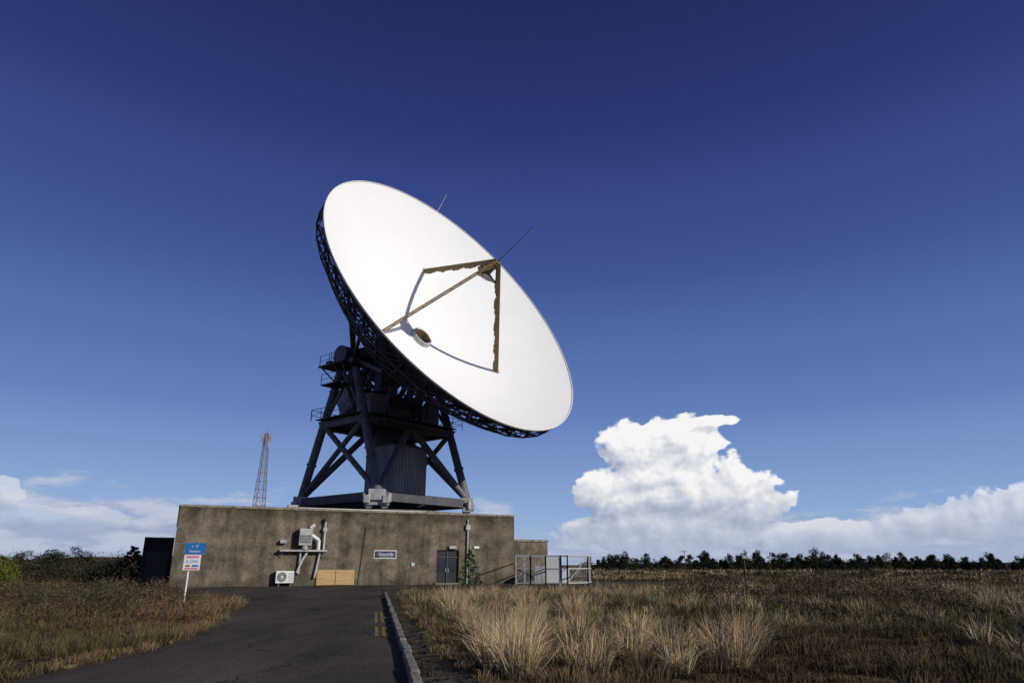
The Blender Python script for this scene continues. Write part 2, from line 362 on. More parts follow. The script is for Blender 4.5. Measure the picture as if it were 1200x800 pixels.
# cabin
mb=MB(); c=A+V((1.1,-.6,10.7)); mb.box(c,(2.3,2.1,2.4),M_grey,AXS)
for sgn,u_,w_,ln in ((1,az,h,2.3),(-1,h,az,2.1)):
    for i in range(12):
        off=-ln+ln*2*(i+.5)/12; mb.box(c+u_*(sgn*(2.1 if u_ is az else 2.3)+sgn*.03)+w_*off,(.05,.03,2.3),M_grey,(w_,u_,ZU))
mb.box(c+V((0,0,2.46)),(2.5,2.3,.07),M_steel2,AXS)
mb.box(c+V((0,0,-2.5)),(2.5,2.3,.1),M_steel2,AXS)
mb.obj('equipment_cabin',ant)
# bogies
mb=MB()
for k in ks:
    f=F[k]; rdir=(f-A); rdir.z=0; rdir.normalize(); td=rdir.cross(ZU); axx=(td,rdir,ZU)
    mb.box(f+V((0,0,-.35)),(.75,.65,.5),M_lgrey if k!=(-1,-1) else M_grey,axx)
    mb.box(f+V((0,0,-1.05)),(1.1,.4,.22),M_grey,axx)
    for s in (-1,1):
        mb.tube(f+td*(s*.7)-rdir*.25+V((0,0,-1.25)),f+td*(s*.7)+rdir*.25+V((0,0,-1.25)),.36,M_steel,16)
        mb.box(f+td*(s*.85)+rdir*.45+V((0,0,-.75)),(.28,.3,.35),M_lgrey,axx)
        if k!=(-1,-1): mb.tube(f+td*(s*1.1)+rdir*.2+V((0,0,-.2)),f+td*(s*1.1)+rdir*.2+V((0,0,-1.0)),.22,M_lgrey,10)
mb.obj('bogies',ant,bevel=.03)
mb=MB(); seg=72
for r0,r1,z0,z1,m in ((9.5,9.5,5.6,6.3,M_cope),(9.5,7.4,6.3,6.3,M_cope),(8.75,8.75,6.3,6.38,M_rib),(8.75,8.2,6.38,6.38,M_rib),(8.2,8.2,6.38,6.3,M_rib),(7.4,7.4,6.3,5.6,M_cope)):
    b=len(mb.v)
    for r,z in ((r0,z0),(r1,z1)):
        for j in range(seg): mb.v.append(A+P(r,2*math.pi*j/seg,z))
    for j in range(seg): mb.f.append((b+j,b+(j+1)%seg,b+seg+(j+1)%seg,b+seg+j)); mb.m.append(mb.mi(m))
mb.obj('azimuth_track',ant)

# ---------------------------------------------------------------- building
ang=math.atan2(.4288,.9033)
bl=empty('concrete_building',(-25.5,53.8,0),ang); W=28.45; D=30
mb=MB()
mb.bb(0,20.9,0,.3,-.1,5.85,M_conc); mb.bb(23.0,W,0,.3,-.1,5.85,M_conc); mb.bb(20.9,23.0,0,.3,2.85,5.85,M_conc); mb.bb(0,W,.3,D,-.1,5.7,M_conc)
mb.obj('walls',bl)
mb=MB(); x=0
while x<W-.1:
    x2=min(x+1.9,W); mb.bb(x+.008,x2-.008,-.07,.36,5.85,6.03+random.uniform(0,.02),M_cope); x=x2
mb.bb(-.07,.3,.36,D,5.7,6.03,M_cope); mb.bb(W-.3,W+.05,.36,D,5.7,6.03,M_cope)
mb.obj('parapet_coping',bl,bevel=.015)
mb=MB(); # door
mb.bb(20.9,23.0,.22,.28,0,2.85,M_door)
for x in (20.9,21.9,22.92): mb.bb(x,x+.08,.12,.22,0,2.85,M_frame)
mb.bb(20.98,22.92,.13,.215,2.77,2.85,M_frame); mb.bb(20.98,21.9,.13,.215,2.2,2.28,M_frame); mb.bb(21.98,22.92,.13,.215,2.2,2.28,M_frame)
mb.bb(21.1,21.8,.2,.216,1.0,2.1,M_glass); mb.bb(22.1,22.8,.2,.216,1.0,2.1,M_glass)
mb.bb(21.8,21.83,.06,.1,1.0,1.3,M_galv); mb.bb(22.04,22.07,.06,.1,1.0,1.3,M_galv)
mb.bb(20.7,23.2,-.5,.1,0,.1,M_kerb); mb.bb(22.0,22.7,-.22,-.002,2.95,3.2,M_lgrey)
mb.obj('entrance_door',bl)
mb=MB() # name board
mb.bb(15.3,17.25,-.06,-.005,2.1,2.78,M_white); mb.bb(15.36,17.19,-.075,-.062,2.16,2.72,M_navy)
mb.obj('name_board',bl); text('name_board_text','Goonhilly',.34,M_white,bl,(16.35,-.08,2.46)); text('name_board_subtext','EARTH STATION LTD',.11,M_white,bl,(16.35,-.08,2.24))
mb=MB(); mb.bb(10.7,13.75,-.12,-.06,.05,1.22,M_ply); mb.bb(12.2,12.24,-.13,-.121,.05,1.22,M_trunk); 
for x in (10.75,13.6): mb.bb(x,x+.1,-.14,-.121,.05,1.22,M_ply)
mb.obj('plywood_panel',bl)
mb=MB() # air conditioning unit
mb.bb(7.5,8.85,-.6,-.15,.25,1.15,M_white)
for x in (7.7,8.6): mb.bb(x,x+.1,-.55,-.2,.0,.25,M_steel)
mb.tube((7.95,-.605,.7),(7.95,-.63,.7),.36,M_steel2,20); mb.tube((7.95,-.63,.7),(7.95,-.64,.7),.09,M_white,12)
for i in range(7): mb.tube((7.95-.36,-.645,.43+i*.09),(7.95+.36,-.645,.43+i*.09),.012,M_white,4)
for i in range(7): mb.bb(8.42,8.8,-.612,-.6,.35+i*.1,.39+i*.1,M_lgrey)
mb.obj('air_conditioning_unit',bl)
mb=MB() # ducting
mb.bb(7.6,11.3,-.55,-.05,2.62,2.76,M_lgrey); mb.bb(7.6,8.1,-.4,-.05,3.25,3.5,M_lgrey)
mb.bb(9.0,10.0,-.75,-.15,3.1,4.4,M_lgrey); mb.bb(9.1,9.9,-.8,-.751,3.3,3.9,M_steel)
for z in range(5): mb.bb(9.1,9.9,-.83,-.801,3.34+z*.12,3.38+z*.12,M_lgrey)
mb.tube((9.5,-.45,2.78),(9.5,-.45,3.1),.25,M_lgrey,12); mb.tube((10.0,-.4,3.9),(10.6,-.4,3.5),.14,M_white,10); mb.tube((10.6,-.4,3.5),(10.6,-.4,2.7),.14,M_white,10)
mb.tube((9.8,-.45,4.4),(10.15,-.3,4.7),.18,M_galv,10)
mb.tube((9.25,-.2,.9),(9.25,-.2,2.62),.08,M_lgrey,8); mb.tube((9.8,-.25,2.62),(9.4,-.25,1.9),.1,M_galv,8); mb.tube((9.4,-.25,1.9),(9.1,-.25,1.0),.1,M_galv,8); mb.tube((10.5,-.2,.6),(10.8,-.2,2.62),.09,M_lgrey,8)
mb.tube((11.05,-.25,2.7),(11.05,-.25,5.0),.09,M_galv,8); mb.tube((11.05,-.25,5.0),(11.05,-.25,5.25),.16,M_steel2,10); mb.bb(10.9,11.2,-.35,-.0,4.2,4.5,M_lgrey)
for x in (7.8,11.0): mb.beam((x,-.5,2.62),(x,-.02,2.1),.05,.05,M_steel)
mb.tube((14.1,-.06,.1),(14.5,-.06,4.6),.02,M_black,5)
mb.obj('ventilation_ducts',bl)
mb=MB()
mb.tube((23.75,-.12,0),(23.75,-.12,4.6),.09,M_lgrey,8); mb.tube((24.0,-.12,0),(24.0,-.12,3.3),.05,M_lgrey,8); mb.bb(23.55,23.95,-.25,-.01,4.6,5.05,M_lgrey); mb.tube((23.75,-.12,5.05),(23.75,-.12,5.5),.06,M_lgrey,8)
for z in (1,2.2,3.4): mb.bb(23.6,24.1,-.14,-.005,z,z+.05,M_steel2)
mb.bb(24.4,24.9,-.12,-.01,3.0,3.2,M_white); mb.bb(18.6,18.9,-.08,-.01,1.5,1.8,M_lgrey)
mb.obj('downpipes',bl)
mb=MB()
mb.bb(8.3,9.1,2.2,3.0,5.7,6.45,M_lgrey)
mb.bb(9.0,20,.9,1.0,6.07,6.16,M_white)
for x in (9.5,13,16.5,19.5): mb.bb(x,x+.1,.92,.98,5.7,6.07,M_lgrey)
mb.obj('roof_equipment',bl)
mb=MB(); mb.bb(W+.4,W+4.9,2.6,12,-.1,3.75,M_conc); mb.bb(W+.3,W+5.0,2.5,12.1,3.75,3.95,M_cope); mb.obj('annex',bl)
mb=MB(); mb.bb(-2.2,-.05,4.0,9,0,3.6,M_black)
mb.bb(-2.2,-.05,3.9,4.0,3.6,3.7,M_steel2); mb.obj('side_shed',bl)
mb=MB(); mb.bb(-1.9,-.3,3.95,3.98,0,2.6,M_door); mb.obj('side_shed_door',bl)

# ---------------------------------------------------------------- enclosure fence
mb=MB(); Z=2.35
pts=[(0.35,62.3),(1.6,62.1),(2.9,61.9),(4.2,61.7),(4.75,61.6)]
def frame(p,q,fill=None,diag=False,z1=Z):
    p=V((*p,0));q=V((*q,0)); u=V((0,0,1))
    for a in (p,q): mb.beam(a,a+u*z1,.11,.11,M_galv)
    for z in (.12,z1*.55,z1): mb.beam(p+u*z,q+u*z,.08,.09,M_galv)
    if diag: mb.beam(p+u*.15,q+u*(z1-.05),.05,.05,M_galv)
    if fill: mb.beam(p.lerp(q,.5)*1+u*(z1*.5)-(q-p)*.48,p.lerp(q,.5)+u*(z1*.5)+(q-p)*.48,.02,z1*.9,fill)
    nn=int((q-p).length/.2)
    if not fill:
        for i in range(1,nn):
            a=p.lerp(q,i/nn); mb.beam(a+u*.1,a+u*z1,.012,.012,M_galv)
for i,(p,q) in enumerate(zip(pts[:-1],pts[1:])): frame(p,q,M_white if i==2 else None,diag=(i==0))
frame((4.75,61.6),(6.7,63.6),None,True); frame((6.7,63.6),(7.4,67.5)); frame((1.2,67.8),(7.4,67.5))
mb.beam((.35,62.3,Z+.04),(2.4,67.6,Z+.04),.08,.06,M_galv); mb.beam((2.9,61.9,Z+.04),(4.6,67.6,Z+.04),.08,.06,M_galv); mb.beam((4.75,61.6,Z+.04),(6.9,67.5,Z+.04),.08,.06,M_galv)
mb.bb(2.0,3.2,64.0,65.2,0,1.5,M_lgrey); mb.bb(4.0,5.2,64.4,65.4,0,1.3,M_white)
mb.obj('steel_enclosure_fence')

# ---------------------------------------------------------------- ground & roads
mb=MB(); mb.face([(-4000,-300,0),(4000,-300,0),(4000,6000,0),(-4000,6000,0)],M_ground); mb.obj('ground')
kx=lambda y:-1.45-.191*(y-10.75)
road=[(-8,-6),(-7.4,4),(-7.2,15),(-8.1,19.5),(-9.3,24),(-10.6,29),(-13,34.2),(-18,38),(-28,41),(-70,47),(-70,55),(-34,55),(-27.5,56),(-25.5,53.8),(-10,61),(.2,66),(3.0,72),(20,74),(40,80),(40,77),(21,70.5),(13,63),(8,54.5),(2,47.5),(-3,43.2),(kx(42)+1.2,42),(kx(40)+.9,40),(kx(39),39),(kx(4),4),(kx(-6),-6)]
mb=MB(); mb.face([(x,y,.004) for x,y in road],M_asph); mb.obj('asphalt_road')
path=[(kx(-4)+.15,-4),(kx(39)+.15,39),(kx(40)+.9,40),(kx(30)+.95,30),(kx(20)+.95,20),(kx(11)+1.0,11),(kx(-4)+1.1,-4)]
mb=MB(); mb.face([(x,y,.05) for x,y in path],M_path)
mb.obj('gravel_path')
mb=MB(); y=2.0
while y<41:
    L_=.9; p=V((kx(y)+.08,y,0)); q=V((kx(y+L_)+.08,y+L_,0)); 
    jit=random.uniform(-.015,.015); mb.beam(p.lerp(q,.012)+V((jit,0,.01)),p.lerp(q,.988)+V((jit+random.uniform(-.01,.01),0,.01)),.15,.24+random.uniform(-.03,.02),M_kerb); y+=L_
mb.obj('kerb',bevel=.02)
mb=MB(); 
le=[(-7.4,4),(-7.2,15),(-8.1,19.5),(-9.3,24)]
for (a,b_) in zip(le[:-1],le[1:]):
    a=V((*a,0)); b_=V((*b_,0)); nn=int((b_-a).length/.45)
    for i in range(nn):
        if random.random()<.4: continue
        c=a.lerp(b_,(i+.5)/nn)+V((random.uniform(-.16,.0),random.uniform(-.1,.1),.0)); s=random.uniform(.06,.22); an=random.uniform(-.3,.3)
        mb.box(c,(.05+.4*s*random.random(),s,random.uniform(.015,.045)),M_kerb2,(V((math.cos(an),math.sin(an),0)),V((-math.sin(an),math.cos(an),0)),V((0,0,1))))
mb.obj('kerb_stones',bevel=.02)
mb=MB()
for y0_,y1_ in ((17.5,20.0),(21.5,26)):
    for o_ in (-.28,-.46): mb.face([(kx(y0_)+o_-.04,y0_,.008),(kx(y0_)+o_+.04,y0_,.008),(kx(y1_)+o_+.04,y1_,.008),(kx(y1_)+o_-.04,y1_,.008)],M_yel)
mb.obj('yellow_road_marking')
mb=MB(); mb.bb(-4.2,-3.6,23.0,23.6,.0,.012,M_steel2)
for i in range(5): mb.bb(-4.15,-3.65,23.06+i*.11,23.11+i*.11,.012,.02,M_steel)
mb.obj('drain_cover')

# ---------------------------------------------------------------- vegetation
def inpoly(px,py,poly):
    ins=np.zeros(px.shape,bool); j=len(poly)-1
    for i in range(len(poly)):
        xi,yi=poly[i]; xj,yj=poly[j]
        c=((yi>py)!=(yj>py))&(px<(xj-xi)*(py-yi)/((yj-yi)+1e-12)+xi); ins^=c; j=i
    return ins
ca,sa=math.cos(ang),math.sin(ang)
bpoly=[(-25.5-3*ca,53.8-3*sa),(-25.5+34*ca,53.8+34*sa),(-25.5+34*ca-35*sa,53.8+34*sa+35*ca),(-25.5-3*ca-35*sa,53.8-3*sa+35*ca)]
def free(px,py):
    m=inpoly(px,py,road)|inpoly(px,py,path)|inpoly(px,py,bpoly)|((px>0)&(px<8.5)&(py>61)&(py<75)); return ~m
def tufts_mesh(name,groups,matl):
    VV=[];CC=[];LI=[];off=0
    for (cx,cy,cz,hh,spread,width,col,nb) in groups:
        N=len(cx)*nb
        rep=lambda a:np.repeat(a,nb)
        th=rng.uniform(0,2*np.pi,N); rr=np.sqrt(rng.uniform(0,1,N))*rep(spread)*.45
        bx=rep(cx)+np.cos(th)*rr; by=rep(cy)+np.sin(th)*rr; bz=rep(cz)
        th2=th+rng.normal(0,.6,N); H=rep(hh)*rng.uniform(.4,1.1,N); ln=np.abs(rng.normal(.42,.34,N))+.05
        dx=np.cos(th2)*ln*H+.06*H; dy=np.sin(th2)*ln*H
        w=rep(width)*rng.uniform(.6,1.3,N)/2; ph=rng.uniform(0,2*np.pi,N); wx=np.cos(ph)*w; wy=np.sin(ph)*w
        z1=H*.6/(1+.3*ln); z2=H*(1-.45*np.minimum(ln,1.2))
        v=np.zeros((N,5,3))
        v[:,0]=np.stack([bx-wx,by-wy,bz-.02],1); v[:,1]=np.stack([bx+wx,by+wy,bz-.02],1)
        v[:,2]=np.stack([bx+dx*.4-wx*.7,by+dy*.4-wy*.7,bz+z1],1); v[:,3]=np.stack([bx+dx*.4+wx*.7,by+dy*.4+wy*.7,bz+z1],1)
        v[:,4]=np.stack([bx+dx,by+dy,bz+z2],1)
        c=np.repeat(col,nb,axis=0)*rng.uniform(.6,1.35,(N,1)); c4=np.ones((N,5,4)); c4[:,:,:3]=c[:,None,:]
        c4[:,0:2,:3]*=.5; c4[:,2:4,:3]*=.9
        VV.append(v.reshape(-1,3)); CC.append(c4.reshape(-1,4))
        base=off+np.arange(N)*5; LI.append((base[:,None]+np.array([0,1,3,2,2,3,4])[None,:]).reshape(-1)); off+=N*5
    VV=np.concatenate(VV); CC=np.concatenate(CC); LI=np.concatenate(LI).astype(np.int32); NB=len(LI)//7
    me=bpy.data.meshes.new(name); me.vertices.add(len(VV)); me.vertices.foreach_set('co',VV.reshape(-1).astype(np.float32))
    me.loops.add(len(LI)); me.loops.foreach_set('vertex_index',LI); me.polygons.add(NB*2)
    ls=(np.arange(NB)[:,None]*7+np.array([0,4])[None,:]).reshape(-1).astype(np.int32); me.polygons.foreach_set('loop_start',ls)
    me.update(calc_edges=True)
    at=me.color_attributes.new('Col','FLOAT_COLOR','POINT'); at.data.foreach_set('color',np.clip(CC,0,1).reshape(-1).astype(np.float32))
    me.materials.append(matl); o=bpy.data.objects.new(name,me); sc.collection.objects.link(o); return o
straw=np.array([.47,.375,.23]); tan=np.array([.235,.175,.10]); brown=np.array([.088,.063,.039]); olive=np.array([.098,.092,.044]); red=np.array([.15,.09,.057])
def patch(x,y,s,o=0):
    return np.array([mn.fractal(V((a*s+o,b_*s,o)),1.0,2.0,4) for a,b_ in zip(x,y)])
def field(xr,yr,dens,hh,spread,width,nb,side):
    n_=int((xr[1]-xr[0])*(yr[1]-yr[0])*dens); x=rng.uniform(*xr,n_); y=rng.uniform(*yr,n_)
    if side=='R': k=(x>kx(y)+.9)&(x<.8*y+4)
    elif side=='L': k=(x<-6)&(x>-.85*y-4)
    k&=free(x,y); x=x[k];y=y[k]; p=patch(x,y,.11,3)+.6*patch(x,y,.5,9); q=patch(x,y,.05,17)
    if side=='R':
        t=np.clip(.40+p*1.8,0,1)[:,None]; col=brown*(1-t)+tan*t; t2=np.clip((p-.15)*2.4,0,1)[:,None]; col=col*(1-t2)+straw*t2
        g=np.clip((q+.08)*2.4,0,.7)[:,None]; col=col*(1-g)+olive*g
        H=hh*(.45+.6*np.clip(.5+p,0,1.3))*rng.uniform(.5,1.4,len(x))
    else:
        t=np.clip(.5+p*1.5,0,1)[:,None]; col=red*.8*(1-t)+tan*.85*t; g=np.clip(.25+q*2.0,0,.8)[:,None]; col=col*(1-g)+olive*.9*g
        H=hh*(.6+.4*np.clip(.5+p,0,1.2))*rng.uniform(.5,1.3,len(x))
    col=col*rng.uniform(.65,1.3,(len(x),1))
    return (x,y,np.zeros(len(x)),H,np.full(len(x),spread)*rng.uniform(.6,1.4,len(x)),np.full(len(x),width),col,nb)
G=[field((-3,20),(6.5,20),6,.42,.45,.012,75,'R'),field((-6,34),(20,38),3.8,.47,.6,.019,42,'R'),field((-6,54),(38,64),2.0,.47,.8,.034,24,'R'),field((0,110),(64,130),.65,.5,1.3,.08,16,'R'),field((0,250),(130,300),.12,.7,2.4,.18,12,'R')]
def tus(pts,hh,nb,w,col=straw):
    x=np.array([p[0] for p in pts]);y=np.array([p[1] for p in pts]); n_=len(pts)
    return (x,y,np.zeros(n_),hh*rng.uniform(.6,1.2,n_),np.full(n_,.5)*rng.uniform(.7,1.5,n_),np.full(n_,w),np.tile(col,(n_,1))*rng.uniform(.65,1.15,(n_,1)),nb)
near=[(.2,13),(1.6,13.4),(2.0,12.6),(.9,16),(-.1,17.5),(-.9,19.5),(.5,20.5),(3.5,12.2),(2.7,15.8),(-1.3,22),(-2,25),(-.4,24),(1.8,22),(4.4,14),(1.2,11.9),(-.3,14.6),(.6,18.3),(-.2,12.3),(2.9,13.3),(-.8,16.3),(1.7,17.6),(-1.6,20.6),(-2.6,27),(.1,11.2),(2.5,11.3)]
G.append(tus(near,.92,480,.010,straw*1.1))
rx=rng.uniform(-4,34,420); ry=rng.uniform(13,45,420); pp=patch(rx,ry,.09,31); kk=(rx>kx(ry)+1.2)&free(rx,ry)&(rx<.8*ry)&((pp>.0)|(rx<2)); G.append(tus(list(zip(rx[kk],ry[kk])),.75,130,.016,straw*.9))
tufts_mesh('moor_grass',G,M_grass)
GL=[field((-22,-6),(6.5,22),6,.34,.4,.012,60,'L'),field((-34,-6),(22,42),4.0,.5,.55,.019,40,'L'),field((-90,-24),(50,110),.6,.55,1.2,.07,18,'L'),field((-220,-40),(110,300),.08,.8,2.4,.2,10,'L')]
wy_=rng.uniform(8,40,170); wx_=kx(wy_)+.85+rng.normal(0,.12,170); G2=(wx_,wy_,np.full(170,.04),rng.uniform(.06,.22,170),np.full(170,.25),np.full(170,.012),np.tile(tan,(170,1))*rng.uniform(.5,1.2,(170,1)),40)
wy2=rng.uniform(8,40,120); wx2=kx(wy2)+.22+np.abs(rng.normal(0,.25,120)); G3=(wx2,wy2,np.full(120,.04),rng.uniform(.03,.09,120),np.full(120,.25),np.full(120,.010),np.tile(olive,(120,1))*rng.uniform(.5,1.2,(120,1)),30)
# grass spilling over the left road edge
ly=rng.uniform(7,24,260); lx=np.interp(ly,[4,15,19.5,24],[-7.4,-7.2,-8.1,-9.3])-.12+rng.normal(0,.13,260); G4=(lx,ly,np.zeros(260),rng.uniform(.06,.25,260),np.full(260,.3),np.full(260,.012),np.tile(tan*.8,(260,1))*rng.uniform(.5,1.3,(260,1)),40)
GL+= [G2,G3,G4]
tufts_mesh('verge_grass',GL,M_grass)

def leafcloud(name,blobs,extra=None,parent=None):
    """blobs: (cx,cy,cz,rx,ry,rz,n,leaf,color)"""
    VV=[];CC=[]
    for cx,cy,cz,rx_,ry_,rz_,n_,lf,col in blobs:
        d=rng.normal(size=(n_,3)); d/=np.linalg.norm(d,axis=1)[:,None]; r=np.minimum(rng.uniform(.25,1,n_)**.5*(1+.12*rng.normal(size=n_)),1.1)
        p=d*r[:,None]*np.array([rx_,ry_,rz_])+np.array([cx,cy,cz]); p[:,2]=np.maximum(p[:,2],.02)
        a=rng.normal(size=(n_,3)); a/=np.linalg.norm(a,axis=1)[:,None]; b_=rng.normal(size=(n_,3)); b_=np.cross(a,b_); b_/=np.linalg.norm(b_,axis=1)[:,None]
        s=lf*rng.uniform(.5,1.4,n_)[:,None]
        v=np.stack([p-a*s,p+b_*s*.45,p+a*s,],1); VV.append(v.reshape(-1,3))
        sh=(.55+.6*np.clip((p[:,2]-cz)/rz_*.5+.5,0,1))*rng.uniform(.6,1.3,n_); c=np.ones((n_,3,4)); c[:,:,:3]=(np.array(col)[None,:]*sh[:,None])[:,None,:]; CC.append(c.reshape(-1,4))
    VV=np.concatenate(VV);CC=np.concatenate(CC); nf=len(VV)//3
    me=bpy.data.meshes.new(name); me.vertices.add(len(VV)); me.vertices.foreach_set('co',VV.reshape(-1).astype(np.float32)); me.loops.add(nf*3); me.loops.foreach_set('vertex_index',np.arange(nf*3,dtype=np.int32)); me.polygons.add(nf); me.polygons.foreach_set('loop_start',(np.arange(nf)*3).astype(np.int32)); me.update(calc_edges=True)
    at=me.color_attributes.new('Col','FLOAT_COLOR','POINT'); at.data.foreach_set('color',np.clip(CC,0,1).reshape(-1).astype(np.float32)); me.materials.append(M_leaf)
    o=bpy.data.objects.new(name,me); sc.collection.objects.link(o)
    if parent: o.parent=parent
    return o
dg=(.030,.040,.024)
B=[]; tr=MB()
def pine(x,y,H,leaf=.40):
    nb_=random.randint(4,7); wd=H*random.uniform(.28,.55); ln=random.uniform(-.3,.6)
    for k in range(nb_):
        t=(k+.5)/nb_; z=H*(.3+.65*t); ww=wd*(1.1-.75*t)
        B.append((x+random.uniform(-1,1)*ww*.6+ln*t,y,z,ww*random.uniform(.6,1.1),ww,H*.12,80,leaf*random.uniform(.6,1.1),[c*random.uniform(.7,1.3) for c in dg]))
    tr.tube((x,y,0),(x+ln*.6,y,H*.85),.12,M_trunk,5,r2=.05)
for i in range(250):
    x=24+(random.random()**.95)*170; y=random.uniform(180,235)
    if mn.noise(V((x*.07,3.3,0)))<-.3 and random.random()<.6: continue
    H=random.choice([2.8,3.3,3.8,4.2,4.6,5.2])*random.uniform(.8,1.15)*(.95+.4*mn.noise(V((x*.035,9,0))))
    pine(x,y,H)
for i in range(120):
    x=24+i*1.55+random.uniform(-1,1); y=random.uniform(205,245); B.append((x,y,1.1,3.0,2,random.uniform(1.1,2.6),190,.42,[c*random.uniform(.7,1.5) for c in (.036,.040,.026)]))
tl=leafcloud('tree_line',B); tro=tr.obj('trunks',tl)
B=[]
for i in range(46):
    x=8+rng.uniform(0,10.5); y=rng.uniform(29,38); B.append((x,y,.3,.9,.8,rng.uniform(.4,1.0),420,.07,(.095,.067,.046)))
for i in range(95):
    y=rng.uniform(17,130); x=rng.uniform(.25,.75)*y+1; B.append((x,y,.12,rng.uniform(.7,2.4),1.1,rng.uniform(.3,.65),int(260+3500/y),.03+.0014*y,random.choice([(.055,.053,.032),(.075,.055,.038),(.045,.05,.028)])))  # low heather; dark olive colours also paint in lens darkening at lower right
leafcloud('heather_and_vignette_clumps',B)
B=[]
for i in range(95):
    y=rng.uniform(56,90); x=-rng.uniform(.52,.80)*y; B.append((x,y,.8,rng.uniform(1.0,2.2),1.4,rng.uniform(1.0,2.3),560,.11,random.choice([(.05,.043,.03),(.03,.036,.02),(.07,.05,.038)])))
for i in range(16):
    y=rng.uniform(62,95); x=-rng.uniform(.56,.80)*y; Hh=rng.uniform(2.2,4.2)
    for k in range(6): B.append((x+rng.normal(0,.6),y,Hh*rng.uniform(.45,.85),.7,.7,.45,220,.12,(.03,.036,.022)))
for i in range(50):
    y=rng.uniform(110,220); x=-rng.uniform(.40,.85)*y; B.append((x,y,1.0,rng.uniform(2.5,5),2,rng.uniform(1.2,2.4),300,.28,(.04,.042,.032)))
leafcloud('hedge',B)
B=[]
for i in range(85):
    y=rng.uniform(21,38.5); x=-rng.uniform(.44,.80)*y
    if free(np.array([x]),np.array([y]))[0] and free(np.array([x+.7]),np.array([y]))[0]: B.append((x,y,.35,rng.uniform(.6,1.1),.8,rng.uniform(.35,.9),600,.055,random.choice([(.11,.072,.052),(.085,.062,.043),(.055,.055,.03)])))
leafcloud('bramble_bushes',B)
leafcloud('gorse_bush',[(-26.0,36.6,.9,1.0,.9,1.15,1700,.09,(.11,.13,.02)),(-27.2,37.3,.8,1.0,.9,1.05,1500,.09,(.07,.09,.02)),(-25.3,36.4,.5,.6,.7,.65,800,.08,(.06,.075,.02))])
def tree(name,x,y,H,w,col,lf,dens,nt=8):
    e=empty(name,(x,y,0)); mb=MB(); mb.tube((0,0,0),(.05,0,H*.97),.03*H/2,M_trunk,7,r2=.01)
    for i in range(26):
        t=.12+.85*i/26; a=i*2.4; r_=w*(1.05-t); mb.tube((0,0,H*t),(math.cos(a)*r_,math.sin(a)*r_,H*t+.18*r_),.014,M_trunk,4,r2=.005)
    mb.obj('trunk',e); B=[]
    for i in range(26):
        t=.12+.85*i/26; a=i*2.4; r_=w*(1.05-t)
        for k in (.45,.8,1.0): B.append((math.cos(a)*r_*k,math.sin(a)*r_*k,H*t+.18*r_*k,r_*.22+.04,r_*.22+.04,.09,int(dens*(.5+k)),lf,[c*random.uniform(.7,1.3) for c in col]))
    leafcloud('crown',B,parent=e)
tree('pine_sapling',-2.6,44.5,2.6,.85,(.08,.115,.03),.07,26)
tree('pine_tree',-32.3,61,3.2,1.6,(.022,.035,.02),.12,40)
tree('pine_tree',-34.5,66,2.6,1.3,(.03,.04,.02),.12,36)

# ---------------------------------------------------------------- signs, mast, posts
s=empty('direction_sign',(-12.95,28.8,0),math.radians(12)); mb=MB()
mb.tube((0,0,0),(0,0,2.42),.035,M_white,10); mb.tube((-.0,0,2.42),(0,0,2.44),.04,M_steel,8)
mb.bb(-.22,.54,-.075,-.045,2.02,2.44,M_blue); mb.bb(-.2,.42,-.075,-.045,1.40,1.99,M_white)
mb.bb(-.13,.35,-.079,-.0755,1.86,1.95,M_pink); mb.bb(-.14,.36,-.079,-.0755,1.43,1.5,M_pink); mb.bb(.12,.36,-.079,-.0755,1.53,1.6,M_blue); mb.bb(-.12,.05,-.079,-.0755,1.53,1.6,M_yel)
for z in (2.12,2.28,1.6): mb.bb(-.06,.06,-.045,.04,z,z+.04,M_galv)
mb.obj('sign_panels_and_post',s); text('sign_text','Visitors',.14,M_white,s,(.16,-.078,2.12)); text('sign_arrow','<  P',.16,M_white,s,(.14,-.078,2.3)); text('sign_small_text','SLOW',.17,M_blue,s,(.11,-.078,1.72))
mb=MB(); cx,cy=-47.0,130.0; H=25.5
def mc(i,z): 
    w=1.55*(1-z/H)+.42; a=math.radians(45+90*i); return V((cx+w*math.cos(a),cy+w*math.sin(a),z))
zz=0; 
while zz<H-.2:
    z2=min(H,zz+1.5)
    for i in range(4):
        mb.tube(mc(i,zz),mc(i,z2),.065,M_mast,4,cap=False); mb.tube(mc(i,z2),mc(i+1,z2),.03,M_mast,4,cap=False); mb.tube(mc(i,zz),mc(i+1,z2),.03,M_mast,4,cap=False); mb.tube(mc(i+1,zz),mc(i,z2),.03,M_mast,4,cap=False)
    zz=z2
for i,zq in ((0,24.8),(1,24.2),(2,24.6),(3,23.5)):
    p=mc(i,zq); q=p+(p-V((cx,cy,zq))).normalized()*.4; mb.tube(p,q,.03,M_mast,4); mb.box(q,(.15,.12,.7),M_lgrey)
mb.tube((cx,cy,25),(cx,cy,26.8),.04,M_mast,4)
mb.obj('radio_mast')
mb=MB(); mb.tube((11.0,34.0,0),(11.0,34.0,1.9),.05,M_trunk,6); mb.box((11.0,34,1.95),(.07,.07,.06),M_lgrey); mb.obj('marker_post')
mb=MB(); mb.tube((-33,66,0),(-33,66,3.6),.06,M_lgrey,6); mb.obj('marker_post.001')
def pole(x,y,H):
    mb=MB(); mb.tube((x,y,0),(x,y,H),.1,M_trunk,6,r2=.07); mb.beam((x-.8,y,H-.4),(x+.8,y,H-.4),.1,.1,M_trunk); mb.obj('utility_pole')
pole(41,170,5.0)
mb=MB(); 
